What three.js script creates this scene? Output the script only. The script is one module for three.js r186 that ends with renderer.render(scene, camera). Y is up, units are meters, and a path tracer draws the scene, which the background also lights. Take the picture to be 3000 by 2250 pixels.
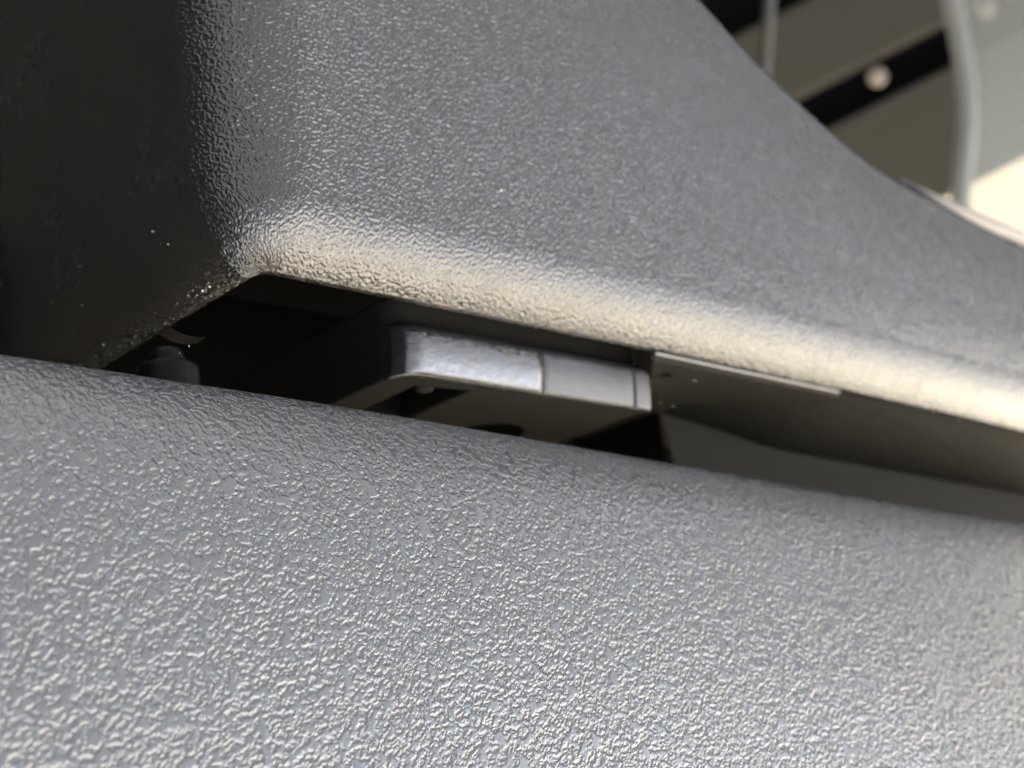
import * as THREE from 'three';
import { RoundedBoxGeometry } from 'three/addons/geometries/RoundedBoxGeometry.js';
import { mergeGeometries } from 'three/addons/utils/BufferGeometryUtils.js';

// ---------------------------------------------------------------- camera, sky, sun, exposure
const scene = new THREE.Scene();
const camera = new THREE.PerspectiveCamera(30, 4 / 3, 0.01, 3000);
const PITCH = THREE.MathUtils.degToRad(20);
camera.position.set(0, 1, 0);
camera.rotation.x = -PITCH;
camera.focus = 0.151;
camera.userData.fStop = 31;
camera.updateMatrixWorld();

const renderer = new THREE.WebGLRenderer({ antialias: true });
renderer.toneMapping = THREE.LinearToneMapping;
renderer.toneMappingExposure = 40;
renderer.shadowMap.enabled = true;

// A clear sky: deep above, pale towards the horizon, hazier round the sun.
const SUN = new THREE.Vector3(0, 0.6, -0.8).applyAxisAngle(new THREE.Vector3(1, 0, 0), -PITCH).normalize();
{
  const W = 512, H = 256, d = new Float32Array(W * H * 4);
  const zen = [0.0365, 0.037, 0.038], hor = [0.34, 0.37, 0.435], sunc = [0.5, 0.46, 0.4];
  for (let r = 0; r < H; r++) {
    const el = ((r + 0.5) / H - 0.5) * Math.PI, y = Math.sin(el);
    const t = Math.exp(-Math.max(0, el) / 0.16);
    for (let c = 0; c < W; c++) {
      const az = ((c + 0.5) / W - 0.5) * 2 * Math.PI, x = Math.cos(az) * Math.cos(el), z = Math.sin(az) * Math.cos(el);
      const cs = Math.max(0, x * SUN.x + y * SUN.y + z * SUN.z), g = 0.12 * cs ** 4 + 0.7 * cs ** 40;
      for (let k = 0; k < 3; k++) d[(r * W + c) * 4 + k] = zen[k] + (hor[k] - zen[k]) * t + sunc[k] * g * (el > 0 ? 1 : 0);
      d[(r * W + c) * 4 + 3] = 1;
    }
  }
  const sky = new THREE.DataTexture(d, W, H, THREE.RGBAFormat, THREE.FloatType);
  sky.mapping = THREE.EquirectangularReflectionMapping; sky.magFilter = THREE.LinearFilter; sky.needsUpdate = true;
  scene.background = sky; scene.environment = sky;
}
const sun = new THREE.DirectionalLight(new THREE.Color().setRGB(1, 0.92, 0.79), 5);
sun.name = 'sun';
sun.position.copy(SUN).multiplyScalar(4).add(new THREE.Vector3(0, 1, 0));
sun.target.position.set(0, 1, 0);
sun.castShadow = true; sun.shadow.mapSize.set(2048, 2048);
Object.assign(sun.shadow.camera, { left: -2, right: 2, top: 2, bottom: -2, near: 0.1, far: 12 });
scene.add(sun, sun.target);

// ---------------------------------------------------------------- frames and helpers
// The two mouldings share one frame: x along the gap, y up the cover, z out of it.
const FRAME = new THREE.Matrix4().set(
  0.73565616, -0.1070604, 0.66884085, -0.02947441,
  -0.11866204, 0.95179049, 0.28286779, 0.01336173,
  -0.6668803, -0.28745945, 0.68748653, -0.165, 0, 0, 0, 1).premultiply(camera.matrixWorld);
const FRAME_Q = new THREE.Quaternion().setFromRotationMatrix(FRAME);
const V = (x, y, z) => new THREE.Vector3(x, y, z);
const used = {};
function numbered(n) { const k = used[n] = (used[n] ?? -1) + 1; return k ? `${n}_${String(k).padStart(3, '0')}` : n; }
function tag(o, label, category, group, kind) {
  if (label) o.userData.label = label;
  if (category) o.userData.category = category;
  if (group) o.userData.group = group;
  if (kind) o.userData.kind = kind;
  return o;
}
// a thing of the mouldings' frame, its base at the point a
function thing(name, label, category, a, group) {
  const o = new THREE.Group(); o.name = numbered(name); scene.add(o);
  o.position.set(...a).applyMatrix4(FRAME); o.quaternion.copy(FRAME_Q);
  o.userData.base = undefined; delete o.userData.base; o.base = a;
  return tag(o, label, category, group);
}
function part(parent, name, geometry, material) {
  const root = parent.base || parent.size ? parent : parent.parent;
  if (root.base) geometry.translate(-root.base[0], -root.base[1], -root.base[2]);
  if (root.size) geometry.scale(root.size, root.size, root.size);
  const m = new THREE.Mesh(geometry, material); m.name = name; m.castShadow = m.receiveShadow = true;
  parent.add(m); return m;
}
// a sheet of nu x nv quads through f(i/nu, j/nv) -> [x, y, z, u, v]
function sheet(nu, nv, f, flip = false) {
  const p = new Float32Array((nu + 1) * (nv + 1) * 3), t = new Float32Array((nu + 1) * (nv + 1) * 2), ix = new Uint32Array(nu * nv * 6);
  let k = 0;
  for (let j = 0; j <= nv; j++) for (let i = 0; i <= nu; i++, k++) {
    const q = f(i / nu, j / nv); p[k * 3] = q[0]; p[k * 3 + 1] = q[1]; p[k * 3 + 2] = q[2]; t[k * 2] = q[3] ?? i / nu; t[k * 2 + 1] = q[4] ?? j / nv;
  }
  k = 0;
  for (let j = 0; j < nv; j++) for (let i = 0; i < nu; i++) {
    const a = j * (nu + 1) + i, b = a + 1, c = a + nu + 1, d = c + 1;
    if (flip) ix.set([a, c, b, b, c, d], k); else ix.set([a, b, c, b, d, c], k);
    k += 6;
  }
  const g = new THREE.BufferGeometry();
  g.setAttribute('position', new THREE.BufferAttribute(p, 3)); g.setAttribute('uv', new THREE.BufferAttribute(t, 2)); g.setIndex(new THREE.BufferAttribute(ix, 1));
  g.computeVertexNormals(); return g;
}
// smooth interpolation through [x, y] pairs
function through(pts) {
  const n = pts.length, m = pts.map((_, i) => { const a = pts[Math.max(0, i - 1)], b = pts[Math.min(n - 1, i + 1)]; return (b[1] - a[1]) / (b[0] - a[0]); });
  return (x) => {
    if (x <= pts[0][0]) return pts[0][1] + m[0] * (x - pts[0][0]);
    if (x >= pts[n - 1][0]) return pts[n - 1][1] + m[n - 1] * (x - pts[n - 1][0]);
    let i = 0; while (x > pts[i + 1][0]) i++;
    const h = pts[i + 1][0] - pts[i][0], t = (x - pts[i][0]) / h, t2 = t * t, t3 = t2 * t;
    return (2 * t3 - 3 * t2 + 1) * pts[i][1] + (t3 - 2 * t2 + t) * h * m[i] + (-2 * t3 + 3 * t2) * pts[i + 1][1] + (t3 - t2) * h * m[i + 1];
  };
}
let seed = 12345;
const rnd = () => { seed = (Math.imul(seed, 1664525) + 1013904223) >>> 0; return seed / 4294967296; };
const sstep = (a, b, x) => { const t = Math.min(1, Math.max(0, (x - a) / (b - a))); return t * t * (3 - 2 * t); };

// periodic gradient noise over nx by ny cells, x and y in 0..1
function noise2(nx, ny) {
  const gx = new Float32Array(nx * ny), gy = new Float32Array(nx * ny);
  for (let i = 0; i < nx * ny; i++) { const a = rnd() * 6.2831853; gx[i] = Math.cos(a) * 1.5; gy[i] = Math.sin(a) * 1.5; }
  return (x, y) => {
    x *= nx; y *= ny;
    let x0 = Math.floor(x), y0 = Math.floor(y); const fx = x - x0, fy = y - y0;
    x0 = ((x0 % nx) + nx) % nx; y0 = ((y0 % ny) + ny) % ny;
    const x1 = x0 + 1 === nx ? 0 : x0 + 1, y1 = y0 + 1 === ny ? 0 : y0 + 1;
    const u = fx * fx * fx * (fx * (fx * 6 - 15) + 10), v = fy * fy * fy * (fy * (fy * 6 - 15) + 10);
    const a = y0 * nx + x0, b = y0 * nx + x1, c = y1 * nx + x0, d = y1 * nx + x1;
    const p = gx[a] * fx + gy[a] * fy, q = gx[b] * (fx - 1) + gy[b] * fy, r = gx[c] * fx + gy[c] * (fy - 1), s = gx[d] * (fx - 1) + gy[d] * (fy - 1);
    return p + (q - p) * u + (r - p + (p - q - r + s) * u) * v;
  };
}
function texture(size, f, channels = 1) {
  const d = new Float32Array(size * size * channels);
  for (let y = 0; y < size; y++) for (let x = 0; x < size; x++) {
    const v = f((x + 0.5) / size, (y + 0.5) / size);
    if (channels === 1) d[y * size + x] = v; else { d.set(v, (y * size + x) * 4); d[(y * size + x) * 4 + 3] = 1; }
  }
  const t = new THREE.DataTexture(d, size, size, channels === 1 ? THREE.RedFormat : THREE.RGBAFormat, THREE.FloatType);
  t.wrapS = t.wrapT = THREE.RepeatWrapping; t.magFilter = THREE.LinearFilter; t.needsUpdate = true; return t;
}

// bilinear look-up in a texture, wrapping
function sampler(t) {
  const { data, width: n } = t.image;
  return (u, v) => {
    u = (u - Math.floor(u)) * n - 0.5; v = (v - Math.floor(v)) * n - 0.5;
    const x = Math.floor(u), y = Math.floor(v), fx = u - x, fy = v - y, x0 = (x + n) % n, x1 = (x + 1) % n, y0 = ((y + n) % n) * n, y1 = ((y + 1) % n) * n;
    return (data[y0 + x0] * (1 - fx) + data[y0 + x1] * fx) * (1 - fy) + (data[y1 + x0] * (1 - fx) + data[y1 + x1] * fx) * fy;
  };
}
// moves the vertices of a sheet along their normals by the grain; h = metres from lowest to highest
function emboss(g, t, h) {
  const look = sampler(t), p = g.attributes.position.array, n = g.attributes.normal.array, uv = g.attributes.uv.array;
  for (let i = 0; i < p.length / 3; i++) { const d = (look(uv[i * 2], uv[i * 2 + 1]) - 0.5) * h; for (let c = 0; c < 3; c++) p[i * 3 + c] += n[i * 3 + c] * d; }
  g.computeVertexNormals(); return g;
}

// ---------------------------------------------------------------- materials
// Moulded grain of the cover: fine leathery stipple. One tile is COVER metres.
const COVER = 0.1, LOWER = 0.1;
const coverGrain = (() => {
  const a = noise2(270, 270), b = noise2(500, 500), w = noise2(140, 140), l = noise2(24, 24);
  return texture(1536, (x, y) => {
    const dx = w(x, y) * 0.0025, dy = w(x + 0.37, y + 0.71) * 0.0025;
    const n = a(x + dx, y + dy) + 0.45 * b(x - dy, y + dx) + 0.25 * l(x, y);
    return sstep(-0.42, 0.46, n);
  });
})();
// Grain of the lower panel: flat-topped islands of very unequal size with crevices between.
const lowerGrain = (() => {
  const a = noise2(205, 205), b = noise2(430, 430), c = noise2(80, 80), w = noise2(105, 105), w2 = noise2(240, 240), r1 = noise2(64, 64), m1 = noise2(22, 22), r2 = noise2(120, 120);
  return texture(1536, (x, y) => {
    const dx = w(x, y) * 0.004 + w2(x, y) * 0.0015, dy = w(x + 0.53, y + 0.19) * 0.004 + w2(x + 0.31, y + 0.87) * 0.0015;
    const n1 = a(x + dx, y + dy), n2 = b(x - dy, y + dx), n3 = c(x + dx * 1.4, y + dy * 1.4);
    const isl = sstep(-0.17, -0.02, n1 + 0.42 * n2), big = sstep(0.20, 0.30, n3 + 0.25 * n1), fine = sstep(-0.25, 0.4, n2);
    const m = m1(x, y), crack = (1 - sstep(0.0, 0.085, Math.abs(r1(x + dx * 2, y + dy * 2)))) * sstep(-0.05, 0.25, m) + 0.7 * (1 - sstep(0, 0.07, Math.abs(r2(x - dy * 1.5, y + dx * 1.5)))) * sstep(0.0, 0.3, -m);
    return 0.62 * Math.max(isl, big) + 0.16 * fine * (1 - big) + 0.16 * big + 0.12 * m - 0.5 * Math.min(1, crack);
  });
})();
// patches where the plastic is a little more or less glossy
const gloss = (() => { const a = noise2(5, 5), b = noise2(17, 17), c = noise2(60, 60); return texture(512, (x, y) => { const v = 0.86 + 0.22 * a(x, y) + 0.16 * b(x, y) + 0.12 * c(x, y); return [v, v, v]; }, 4); })();
const scuff = (() => { const a = noise2(30, 600), b = noise2(90, 90), c = noise2(14, 220); return texture(1024, (x, y) => 0.5 + 0.4 * a(x, y) + 0.25 * b(x, y) + 0.3 * c(x, y)); })();
const mottle = (() => { const a = noise2(9, 9), b = noise2(37, 37), c = noise2(150, 150); return texture(1024, (x, y) => 0.5 + 0.35 * a(x, y) + 0.25 * b(x, y) + 0.22 * c(x, y)); })();
// rubbed and scratched glossy black plastic
const wearBump = (() => { const a = noise2(9, 14), b = noise2(40, 30), c = noise2(12, 140); return texture(512, (x, y) => 0.5 + 0.5 * a(x, y) + 0.25 * b(x, y) - 0.5 * sstep(0.3, 0.4, c(x, y) + 0.4 * b(y, x))); })();
const wearRough = (() => { const a = noise2(20, 30), b = noise2(120, 120); return texture(512, (x, y) => { const v = 0.9 + 0.5 * a(x, y) + 0.5 * b(x, y); return [v, v, v]; }, 4); })();
const rgb = (r, g, b) => new THREE.Color().setRGB(r, g, b);
const mat = (o) => new THREE.MeshPhysicalMaterial(o);
const M = {
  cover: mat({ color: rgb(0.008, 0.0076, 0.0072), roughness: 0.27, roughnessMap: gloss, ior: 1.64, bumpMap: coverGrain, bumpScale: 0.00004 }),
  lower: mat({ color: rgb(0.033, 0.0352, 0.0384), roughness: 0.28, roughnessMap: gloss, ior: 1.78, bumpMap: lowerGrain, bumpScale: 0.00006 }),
  inner: mat({ color: rgb(0.0026, 0.0024, 0.0021), roughness: 0.9, specularIntensity: 0.1 }),  // near-black colour stands for the deep shade inside the hollow
  plate: mat({ color: rgb(0.0088, 0.0081, 0.0066), roughness: 0.5, specularIntensity: 0.1, bumpMap: mottle, bumpScale: 0.0002 }),
  soffit: mat({ color: rgb(0.0055, 0.0049, 0.0037), roughness: 0.6, specularIntensity: 0.08, bumpMap: mottle, bumpScale: 0.0002 }),  // rail tone darkened in colour to stand for shade beneath the lip
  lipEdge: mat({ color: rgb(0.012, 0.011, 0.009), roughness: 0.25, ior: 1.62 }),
  smooth: mat({ color: rgb(0.0135, 0.0118, 0.0085), specularIntensity: 0.15, roughness: 0.55 }),  // lighter tone of the same rail, as if catching light
  worn: mat({ color: rgb(0.012, 0.012, 0.0125), ior: 1.74, roughness: 0.19, roughnessMap: wearRough, bumpMap: wearBump, bumpScale: 0.00003 }),
  brushed: mat({ color: rgb(0.012, 0.012, 0.0125), ior: 1.62, roughness: 0.2, bumpMap: scuff, bumpScale: 0.000028 }),
  latch: mat({ color: rgb(0.0088, 0.0083, 0.0072), specularIntensity: 0.08, roughness: 0.5, bumpMap: mottle, bumpScale: 0.00004 }),
  peg: mat({ color: rgb(0.0016, 0.0017, 0.0018), roughness: 0.4, specularIntensity: 0.15 }),
  strip: mat({ color: rgb(0.0010, 0.0008, 0.0005), specularIntensity: 0.05, roughness: 0.5 }),
  trim: mat({ color: rgb(0.05, 0.048, 0.056), roughness: 0.35 }),
  board: mat({ color: rgb(0.020, 0.0187, 0.0142), specularIntensity: 0.3, roughness: 0.7, bumpMap: mottle, bumpScale: 0.0005 }),
  black: mat({ color: rgb(0.002, 0.002, 0.002), specularIntensity: 0.1, roughness: 0.8 }),
  body: mat({ color: rgb(0.0065, 0.0055, 0.0045), roughness: 0.8, specularIntensity: 0.4 }),  // dark coat of the added unseen panels that block light
  glint_bolt: mat({ color: rgb(0.10, 0.082, 0.066), roughness: 0.5 }),  // pale colour stands for a sun glint on the bolt head
  glareVeil: mat({ color: rgb(0.10, 0.104, 0.095), roughness: 0.35, transparent: true, opacity: 0.6 }),  // pale half-opaque colour stands for glare on the glass
  edge: mat({ color: rgb(0.058, 0.061, 0.059), roughness: 0.6 }),
  pale: mat({ color: rgb(0.0085, 0.009, 0.0088), roughness: 0.6 }),
  cream: mat({ color: rgb(0.58, 0.485, 0.35), roughness: 0.8 }),  // colour picked to show as bright as sunlit ground
  render: mat({ color: rgb(0.10, 0.098, 0.092), roughness: 0.8, bumpMap: mottle, bumpScale: 0.004 }),
  speck: mat({ color: rgb(0.55, 0.52, 0.45), roughness: 0.6 }),
};

// ---------------------------------------------------------------- the setting: sunlit concrete ground
{
  const a = noise2(12, 12), b = noise2(60, 60), c = noise2(300, 300);
  const map = texture(512, (x, y) => { const v = 1 + 0.12 * a(x, y) + 0.1 * b(x, y) + 0.12 * c(x, y); return [0.56 * v, 0.528 * v, 0.465 * v]; }, 4);
  const g = new THREE.CircleGeometry(800, 96); g.rotateX(-Math.PI / 2);
  const uv = g.attributes.uv, p = g.attributes.position; for (let i = 0; i < uv.count; i++) uv.setXY(i, p.getX(i) / 3, p.getZ(i) / 3);
  const m = new THREE.Mesh(g, mat({ map, roughness: 0.9 })); m.name = 'ground'; m.receiveShadow = true; m.userData.kind = 'structure'; scene.add(m);
}

// ---------------------------------------------------------------- grained cover above the gap
const D = 0.0047;                                   // how far the face stands out from the lower lip
const topEdge = through([[-0.08, 0.15], [0, 0.115], [0.05, 0.086], [0.0861, 0.0660], [0.1013, 0.0580], [0.117, 0.0517], [0.134, 0.0465], [0.157, 0.0437], [0.183, 0.0413], [0.24, 0.0365]]);
{
  const t = thing('grained_cover', 'black grained plastic cover with a rounded corner, overhanging the dark gap', 'cover', [0.06, 0, 0]);
  // plan outline of the lip (offset 0): back, left flank, corner, front
  const outline = (R0) => {
    const path = [], add = (x, z, nx, nz) => path.push([x, z, nx, nz]);
    for (let i = 0; i <= 10; i++) add(0.24 - i / 10 * 0.234, -0.068, 0, -1);
    for (let i = 1; i <= 8; i++) { const a = Math.PI / 2 * i / 8; add(0.004 - Math.sin(a) * 0.004, -0.064 - Math.cos(a) * 0.004, -Math.sin(a), -Math.cos(a)); }
    for (let i = 1; i < 260; i++) add(0, -0.064 + i / 260 * (0.064 - R0), -1, 0);
    for (let i = 0; i <= 130; i++) { const a = Math.PI / 2 * i / 130; add(R0 - Math.cos(a) * R0, -R0 + Math.sin(a) * R0, -Math.cos(a), Math.sin(a)); }
    for (let i = 1; i <= 1050; i++) { const q = i / 1050; add(R0 + (0.7 * q + 0.3 * q * q) * (0.24 - R0), 0, 0, 1); }
    return path;
  };
  const path = outline(0.0030), wide = outline(0.0068);      // the corner is tighter at the lip than above it
  const len = [0]; for (let i = 1; i < path.length; i++) len.push(len[i - 1] + Math.hypot(wide[i][0] - wide[i - 1][0], wide[i][1] - wide[i - 1][1]) + D * Math.hypot(wide[i][2] - wide[i - 1][2], wide[i][3] - wide[i - 1][3]));
  const rise = (x) => 1 + 0.2 * Math.max(0, x);       // the lip grows a little along the gap
  // profile: [offset, height] for a column whose face ends at height top
  const column = (x, top) => {
    const k = rise(x), r = 0.0111 * k, e = 55 * Math.PI / 180, yc = r * Math.sin(e), lean = 0.08 * sstep(0.03, 0.2, x), out = [];
    out.push([-0.0012, 0.00012], [-0.0006, 0.00004]);
    for (let i = 0; i <= 70; i++) { const f = e * (1 - i / 70); out.push([D * (1 - (1 - Math.cos(f)) / (1 - Math.cos(e))), yc - r * Math.sin(f)]); }
    const r2 = 0.0035, yt = top - r2, lb = (y) => D - lean * (y - yc) * sstep(0, 0.012, y - yc);
    const ys = Math.min(yt, 0.036 + 0.42 * Math.max(0, x));      // fine rows as far up as the picture reaches
    for (let i = 1; i <= 290; i++) { const y = i <= 275 ? yc + (ys - yc) * i / 275 : ys + (yt - ys) * (i - 275) / 15, q = (y - yc) / (yt - yc); out.push([lb(y) + 0.0010 * Math.sin(Math.PI * q), y]); }
    for (let i = 1; i <= 20; i++) { const f = i / 20 * Math.PI / 2; out.push([lb(yt) - r2 * (1 - Math.cos(f)), yt + r2 * Math.sin(f)]); }
    for (let i = 1; i <= 3; i++) out.push([lb(yt) - r2 - 0.01 * i, top]);
    return out;
  };
  const nv = column(0, 0.1).length - 1, cols = path.map(([x, z]) => column(x, topEdge(x)));
  const lens = cols.map((c) => { const l = [0]; for (let i = 1; i < c.length; i++) l.push(l[i - 1] + Math.hypot(c[i][0] - c[i - 1][0], c[i][1] - c[i - 1][1])); return l; });
  const g = sheet(path.length - 1, nv, (a, b) => {
    const i = Math.round(a * (path.length - 1)), j = Math.round(b * nv), [o, y] = cols[i][j], k = j < 2 ? 0 : sstep(0, 0.018, y), [x, z, nx, nz] = path[i].map((v, c) => v + (wide[i][c] - v) * k);
    const dip = -0.0018 * (Math.max(0, x) / 0.177) ** 3 * (1 - sstep(0, 0.03, y));
    return [x + nx * o, y + dip, z + nz * o, len[i] / COVER, (lens[i][j] + 0.013) / COVER];
  });
  emboss(g, coverGrain, 0.000075);
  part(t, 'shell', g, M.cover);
  const inside = path.filter((p, i) => i % 5 === 0 || i > path.length - 2);
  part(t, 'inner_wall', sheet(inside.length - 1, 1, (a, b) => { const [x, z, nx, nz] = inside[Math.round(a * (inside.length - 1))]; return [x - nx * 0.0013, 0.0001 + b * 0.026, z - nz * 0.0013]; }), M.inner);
  // added to keep light out of the hollow: ceiling and back skirt
  const box = (w, h, d, x, y, z) => new THREE.BoxGeometry(w, h, d).translate(x, y, z);
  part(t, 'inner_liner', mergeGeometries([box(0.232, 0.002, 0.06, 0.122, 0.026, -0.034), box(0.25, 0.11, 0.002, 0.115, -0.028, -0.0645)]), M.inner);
}

// ---------------------------------------------------------------- grained panel below the gap
const crest = through([[-0.3, -0.021], [-0.08, -0.0166], [-0.032, -0.0163], [-0.014, -0.0166], [0.0077, -0.0170], [0.066, -0.0189], [0.116, -0.0205], [0.16, -0.0213], [0.26, -0.0226]]);
{
  const t = thing('lower_fascia', 'broad grey grained plastic panel filling the lower half, below the gap', 'panel', [0.06, -0.06, 0.02]);
  // profile from the crest: forwards (down the visible face) and backwards (into the gap)
  const R = Math.PI / 180;
  const ang = (s) => { // angle of the normal from y towards z, in degrees
    if (s < 0) return Math.max(-88, 24 + s / 0.0065 / R);
    return 24 + 52 * (1 - Math.exp(-s / 0.0072)) + 9 * Math.min(1, s / 0.04);
  };
  let y = 0, z = 0.004, f = [[y, z, 0]], b = [];
  for (let s = 0; s < 0.095;) { const st = s < 0.058 ? 0.00015 : 0.002; const q = ang(s + st / 2) * R; y -= Math.sin(q) * st; z += Math.cos(q) * st; s += st; f.push([y, z, s]); }
  y = 0; z = 0.004;
  for (let s = 0; s > -0.05;) { const st = s > -0.002 ? 0.00015 : 0.001; const q = ang(s - st / 2) * R; y += Math.sin(q) * st; z -= Math.cos(q) * st; s -= st; b.push([y, z, s]); }
  const prof = [...b.reverse(), ...f];
  const xs = []; for (let x = -0.3; x < 0.26;) { xs.push(x); x += x < -0.052 ? 0.004 : 0.00015 * (1 + 2.6 * Math.max(0, x)); } xs.push(0.26);
  const g = sheet(xs.length - 1, prof.length - 1, (a, c) => {
    const x = xs[Math.round(a * (xs.length - 1))], [py, pz, s] = prof[Math.round(c * (prof.length - 1))];
    return [x, crest(x) + py, pz - 0.0008 * (x / 0.1) ** 2 + 0.13 * Math.max(0, s) * sstep(0.02, 0.15, x), x / LOWER, s / LOWER];
  }, true);
  emboss(g, lowerGrain, 0.00011);
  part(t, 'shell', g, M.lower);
}

// ---------------------------------------------------------------- latch in the gap
{
  const yb = -0.0069, t = thing('latch', 'dark latch block with a scuffed shiny front face, in the middle of the gap', 'latch', [0.049, yb, -0.02]);
  // body: outline in x and depth, with the slot and the round hole
  const s = new THREE.Shape(), x0 = 0.0264, x1 = 0.0740, r = 0.0034, zf = 0.0084, zb = 0.050;
  s.moveTo(x0 + r, zf); s.lineTo(x1 - 0.001, zf); s.absarc(x1 - 0.001, zf + 0.001, 0.001, -Math.PI / 2, 0, false);
  s.lineTo(x1, zb); s.lineTo(x0, zb); s.lineTo(x0, zf + r); s.absarc(x0 + r, zf + r, r, Math.PI, Math.PI * 1.5, false);
  const slot = new THREE.Path(); slot.moveTo(0.0322, 0.0118); slot.lineTo(0.0407, 0.0106); slot.lineTo(0.0413, 0.0262); slot.lineTo(0.0324, 0.0262); slot.closePath();
  const hole = new THREE.Path(); hole.absellipse(0.0585, 0.0282, 0.0063, 0.0066, 0, Math.PI * 2, true);
  s.holes.push(slot, hole);
  const bv = 0.0005, g = new THREE.ExtrudeGeometry(s, { depth: 0.0112 - 2 * bv, bevelEnabled: true, bevelThickness: bv, bevelSize: bv, bevelOffset: -bv, bevelSegments: 3, curveSegments: 20 });
  g.rotateX(-Math.PI / 2); g.translate(0, yb + bv, 0);            // shape y -> -z, extrusion -> +y
  const body = part(t, 'body', g, M.latch);
  // a plate with a narrow bevel along its lower edge and a top that rolls back, its ends rounded by e
  const front = (xa, xb, name, m, ea, eb, tilt) => {
    // from the top, rolled back under the lip, down a slightly barrelled face to the bevel
    const pr = []; let py = yb + 0.0071, pz = -0.0072;
    for (let i = 0; i < 60; i++) { const q = i / 59, f = (-62 + 62 * sstep(0, 0.34, q) + tilt * sstep(0.34, 0.9, q) + (70 - tilt) * sstep(0.9, 1, q)) * Math.PI / 180, h = 0.000138; py -= Math.cos(f) * h; pz -= Math.sin(f) * h; pr.push([pz, py]); }
    pr.push([pz - 0.0012, py]); pr.reverse();
    const n = 40, L = xb - xa;
    return part(t, name, sheet(n, pr.length - 1, (a, b) => {
      const k = Math.round(b * (pr.length - 1)), x = xa + a * L, da = Math.max(0, 1 - (x - xa) / ea), db = Math.max(0, 1 - (xb - x) / eb);
      const back = ea * (1 - Math.sqrt(Math.max(0, 1 - da * da))) + eb * (1 - Math.sqrt(Math.max(0, 1 - db * db)));
      return [x, pr[k][1], pr[k][0] - back, x / 0.02, k / (pr.length - 1) * 0.6];
    }), m);
  };
  front(0.0262, 0.0510, 'front_plate', M.worn, 0.0030, 0.0002, 16); front(0.0511, 0.0698, 'front_plate', M.brushed, 0.0002, 0.0002, 12); front(0.0700, 0.0740, 'end_cap', M.brushed, 0.0003, 0.0012, 10);
  const tab = new THREE.SphereGeometry(0.0014, 20, 12); tab.scale(1.0, 0.45, 0.9); tab.translate(0.0340, yb + 0.0001, -0.0121); part(t, 'tab', tab, M.latch);
}

// ---------------------------------------------------------------- right part of the gap: plate and rail
{
  const t = thing('bracket_plate', 'dull flat plate tucked under the lip, right of the latch', 'plate', [0.095, -0.001, -0.02]);
  const s = new THREE.Shape(); s.moveTo(0.0684, 0.0006); s.lineTo(0.1168, 0.0014); s.lineTo(0.1119, 0.0375); s.lineTo(0.0747, 0.0375); s.lineTo(0.0747, 0.0068); s.closePath();
  const n = new THREE.Path(); n.moveTo(0.0758, 0.0042); n.lineTo(0.0795, 0.0060); n.lineTo(0.0758, 0.0080); n.closePath(); s.holes.push(n);
  const bv = 0.0003, g = new THREE.ExtrudeGeometry(s, { depth: 0.0006, bevelEnabled: true, bevelThickness: bv, bevelSize: bv, bevelOffset: -bv, bevelSegments: 2 });
  g.rotateX(-Math.PI / 2); g.translate(0, -0.0012, 0);
  const u = g.attributes.uv; for (let i = 0; i < u.count; i++) u.setXY(i, u.getX(i) / 0.03, u.getY(i) / 0.03);
  part(t, 'plate', g, M.plate);
  part(t, 'front_edge', new THREE.CylinderGeometry(0.00042, 0.00042, 0.0475, 12).rotateZ(Math.PI / 2).rotateY(0.0165).translate(0.0926, -0.0005, -0.0009), M.lipEdge);
}
{
  const t = thing('inner_rail', 'smooth olive rail running deep in the right end of the gap', 'rail', [0.17, -0.02, -0.02]);
  const top = through([[0.085, -0.001], [0.1088, -0.0035], [0.12, -0.005], [0.141, -0.0058], [0.211, -0.0076], [0.25, -0.0085]]);
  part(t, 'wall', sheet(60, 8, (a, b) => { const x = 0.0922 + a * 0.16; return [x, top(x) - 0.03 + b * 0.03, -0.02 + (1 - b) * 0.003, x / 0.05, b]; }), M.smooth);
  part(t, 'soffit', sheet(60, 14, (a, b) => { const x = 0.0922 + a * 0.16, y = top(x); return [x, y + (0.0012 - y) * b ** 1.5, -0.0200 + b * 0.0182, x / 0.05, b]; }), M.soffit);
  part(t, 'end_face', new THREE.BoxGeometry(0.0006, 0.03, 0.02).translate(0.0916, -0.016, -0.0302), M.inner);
}

// ---------------------------------------------------------------- left part of the gap: peg and strip
{
  const t = thing('rubber_peg', 'round dark peg with a domed top, left end of the gap', 'peg', [-0.0108, -0.03, -0.002]);
  const pr = [[0, -0.0106], [0.0010, -0.0107], [0.0016, -0.0111], [0.0019, -0.0118], [0.0020, -0.0124], [0.0024, -0.0127], [0.0031, -0.0129], [0.0034, -0.0135], [0.0034, -0.016], [0.0034, -0.03]].reverse().map(([r, y]) => new THREE.Vector2(r, y));
  part(t, 'dome', new THREE.LatheGeometry(new THREE.SplineCurve(pr).getPoints(40), 40).translate(-0.0108, 0, -0.002), M.peg);
}
{
  const t = thing('spring_strip', 'thin brown curved strip just above the round peg', 'strip', [-0.008, -0.0087, -0.004]);
  part(t, 'blade', sheet(24, 6, (a, b) => { const x = -0.0098 + a * 0.0050; return [x, -0.0079 - 0.0006 * a + 0.0011 * (2 * a - 1) ** 2 * 0.5 - 0.0004 * (1 - b) * (1 - 0.5 * a), -0.0035 - 0.002 * (1 - b), a, b]; }), M.strip);
}

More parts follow.
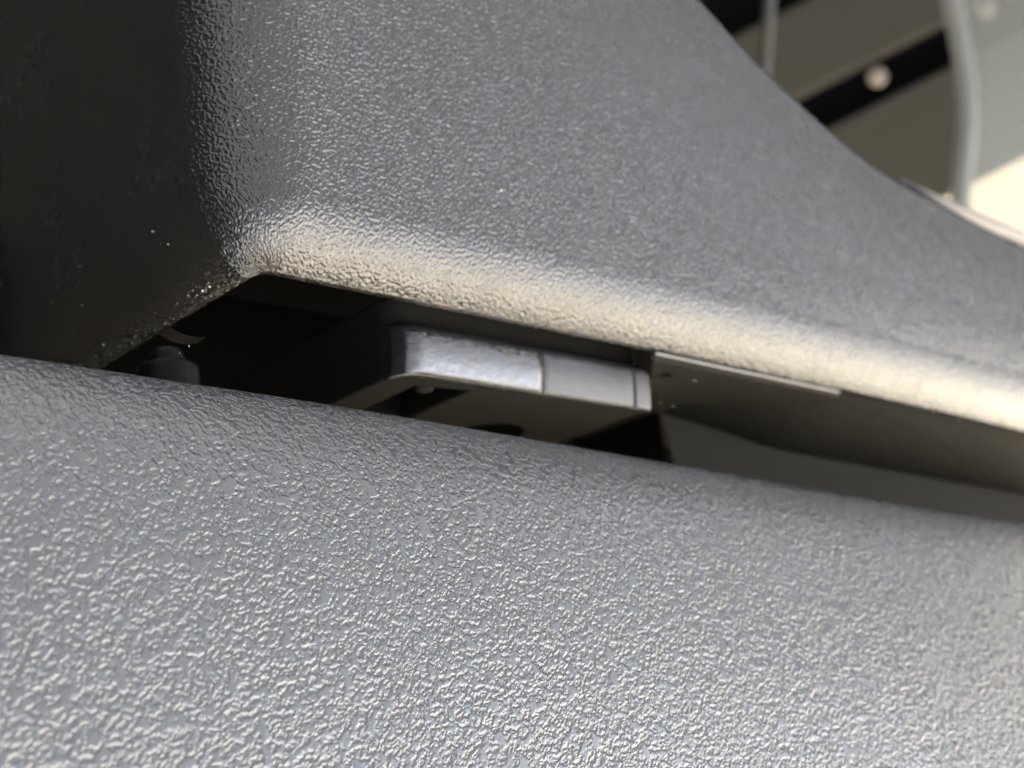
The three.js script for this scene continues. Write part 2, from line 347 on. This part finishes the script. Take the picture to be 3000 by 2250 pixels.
// ---------------------------------------------------------------- smooth trim strip beyond the cover
{
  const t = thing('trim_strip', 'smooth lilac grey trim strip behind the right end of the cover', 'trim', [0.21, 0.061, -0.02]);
  const up = through([[0.17, 0.0618], [0.1858, 0.0634], [0.2088, 0.0638], [0.241, 0.0626], [0.27, 0.06]]), lo = through([[0.17, 0.0628], [0.1863, 0.0631], [0.2019, 0.0604], [0.2243, 0.0588], [0.2393, 0.0587], [0.27, 0.057]]);
  part(t, 'gap_shade', sheet(50, 4, (a, b) => { const x = 0.1835 + a * 0.0785; return [x, Math.min(lo(x) + 0.0009, up(x) - 0.0002) - 0.012 * b, -0.0242 - 0.002 * b, x, b]; }, true), M.inner);  // near-black sheet standing for the shaded gap under the strip
  part(t, 'strip', sheet(50, 16, (a, b) => { const x = 0.1865 + a * 0.0755, q = b * Math.PI, y0 = Math.min(lo(x) + 0.0008, up(x) - 0.0003), h = (up(x) - y0) / 2; return [x, y0 + h - h * Math.cos(q), -0.024 + 0.004 * Math.sin(q), x, b]; }), M.trim);
}

// ---------------------------------------------------------------- background, well beyond the cover
const camQ = camera.quaternion;
const F = 1125 / Math.tan(Math.PI / 12);
const at = (px, py, depth) => V((px - 1500) / F * depth, (1125 - py) / F * depth, -depth).applyMatrix4(camera.matrixWorld);
function far(name, label, category, px, py, depth, roll = 0, yaw = 0, size = 1) {
  const o = new THREE.Group(); o.size = size; o.name = numbered(name); scene.add(o);
  o.position.copy(at(px, py, depth));
  o.quaternion.copy(camQ).multiply(new THREE.Quaternion().setFromAxisAngle(V(0, 0, 1), roll)).multiply(new THREE.Quaternion().setFromAxisAngle(V(0, 1, 0), yaw));
  return tag(o, label, category);
}
{
  const t = far('slatted_panel', 'blurred olive grey panel of wide boards with dark gaps, top right', 'panel', 2600, 226, 1.275, 0.47, 0, 1.7);
  const board = (w, h, d, x, y, z, m, n) => part(t, n, new RoundedBoxGeometry(w, h, d, 3, 0.003).translate(x, y, z), m);
  board(0.9, 0.0445, 0.018, 0, 0.0325, 0, M.board, 'board');
  board(0.9, 0.0605, 0.018, 0, -0.0400, 0, M.board, 'board');
  board(0.9, 0.4, 0.018, 0.1, 0.282, -0.01, M.black, 'board');  // black board carried up out of view to keep sky off the cover rim
  part(t, 'backing', new THREE.BoxGeometry(0.9, 0.22, 0.006).translate(0, 0.042, -0.025), M.black);
  for (const [x, y] of [[-0.007, 0.0022], [0.0595, 0.0078]]) part(t, 'glint_bolt', new THREE.SphereGeometry(0.0052, 20, 12).scale(1, 1, 0.5).translate(x, y, 0.007), M.glint_bolt);
}
{
  const t = far('sunlit_ground_card', 'added cream card standing for sunlit ground below the olive boards, blurred at the right edge', 'wall', 3000, 700, 1.7, 0.2, 0, 1.55);  // added card, its cream colour stands for sunlit ground beyond
  part(t, 'face', new RoundedBoxGeometry(0.5, 0.3, 0.03, 3, 0.005), M.cream);
}
{
  const t = far('glass_pane', 'glass pane hazed by painted glare, with a pale curved edge, blurred at top right', 'glass', 2835, 300, 1.02, 0, 0, 1.7);
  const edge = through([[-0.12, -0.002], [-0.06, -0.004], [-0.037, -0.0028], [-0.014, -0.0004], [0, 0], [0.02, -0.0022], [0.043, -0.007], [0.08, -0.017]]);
  part(t, 'pane', sheet(20, 30, (a, b) => { const y = -0.12 + b * 0.2; return [edge(y) + 0.001 + a * 0.16, y, -0.02 * a, a, b]; }), M.glareVeil);
  const c = new THREE.CatmullRomCurve3(Array.from({ length: 20 }, (_, i) => { const y = -0.12 + i / 19 * 0.2; return V(edge(y), y, 0); }));
  part(t, 'edge_strip', new THREE.TubeGeometry(c, 60, 0.0042, 10), M.edge);
}
{
  const t = far('thin_post', 'thin pale grey upright, blurred, left of the olive boards', 'post', 2250, 60, 1.02, -0.08, 0, 1.7);
  part(t, 'rod', new THREE.CylinderGeometry(0.0026, 0.0026, 0.3, 16), M.pale);
}
{
  const t = far('grey_pillar', 'blurred grey pillar just visible at the far left edge', 'pillar', -170, 60, 0.36);
  part(t, 'face', new RoundedBoxGeometry(0.035, 0.036, 0.02, 3, 0.002).translate(0.0015, 0, 0), M.pale);
}
// added unseen grey block, placed to darken the reflection in the cover's right end
{
  const o = new THREE.Group(); o.name = 'added_grey_block'; scene.add(o); o.position.set(10.4, 0, -8.6); o.rotation.y = -1.05;
  tag(o, 'added unseen grey block well off to the right, placed for its dark reflection', 'building');
  part(o, 'wall', new THREE.BoxGeometry(10, 3.8, 5).translate(0, 1.9, 0), M.render);
  part(o, 'roof', new THREE.BoxGeometry(10.6, 0.3, 5.6).translate(0, 3.95, 0), M.board);
}
// added unseen board above and behind the cover, keeping the sun off the mouldings
{
  const t = far('added_shade_board', 'added unseen board above and behind the cover, blocking the sun', 'lid', 2300, -2050, 0.62, 0, 0);
  part(t, 'panel', new RoundedBoxGeometry(1.0, 0.44, 0.02, 3, 0.004).rotateX(0.63), M.body);
}
// dust caught in the grain and in the gap
{
  const spots = [];
  for (let i = 0; i < 26; i++) spots.push([-D - 0.0001, 0.006 + rnd() ** 1.6 * 0.05, -0.060 + rnd() * 0.05]);
  for (let i = 0; i < 40; i++) { const q = rnd(); spots.push([-0.0005 - rnd() * 0.0012, 0.0004 + rnd() * 0.0016, -0.052 + q * 0.048]); }
  for (let i = 0; i < 4; i++) spots.push([0.08 + rnd() * 0.032, -0.0016, -0.003 - rnd() * 0.02]);
  for (const [a, y] of [[-0.1, -0.0123], [0.62, -0.0131], [0.75, -0.0142], [1.2, -0.0136], [0.3, -0.0113]]) spots.push([-0.0108 + 0.0032 * Math.sin(a), y, -0.002 + 0.0032 * Math.cos(a)]);
  for (let i = 0; i < 10; i++) spots.push([0.01 + rnd() * 0.15, 0.012 + rnd() * 0.025, D + 0.0004]);
  const m = new THREE.InstancedMesh(new THREE.IcosahedronGeometry(0.00009, 1), M.speck, spots.length), q = new THREE.Matrix4(); m.name = 'dust';
  const o = new THREE.Object3D();
  spots.forEach((p, i) => { o.position.set(...p).applyMatrix4(FRAME); const k = 0.35 + rnd() ** 2 * 1.1; o.scale.set(k * (0.7 + rnd()), k, k); o.rotation.set(rnd() * 3, rnd() * 3, rnd() * 3); o.updateMatrix(); m.setMatrixAt(i, o.matrix); });
  tag(m, 'tiny pale dust specks on the dark flank and around the gap', 'dust', null, 'stuff'); scene.add(m);
}
// added unseen dark panel, there to darken what the left flank mirrors
{
  const o = new THREE.Group(); o.name = 'added_dark_side'; scene.add(o); o.position.set(-0.36, 0, -0.1);
  tag(o, 'added unseen dark panel left of the cover, darkening its flank', 'added panel');
  part(o, 'panel', new RoundedBoxGeometry(0.05, 1.0, 2.2, 3, 0.01).translate(0, 0.83, -0.1), M.body);
}

renderer.render(scene, camera);
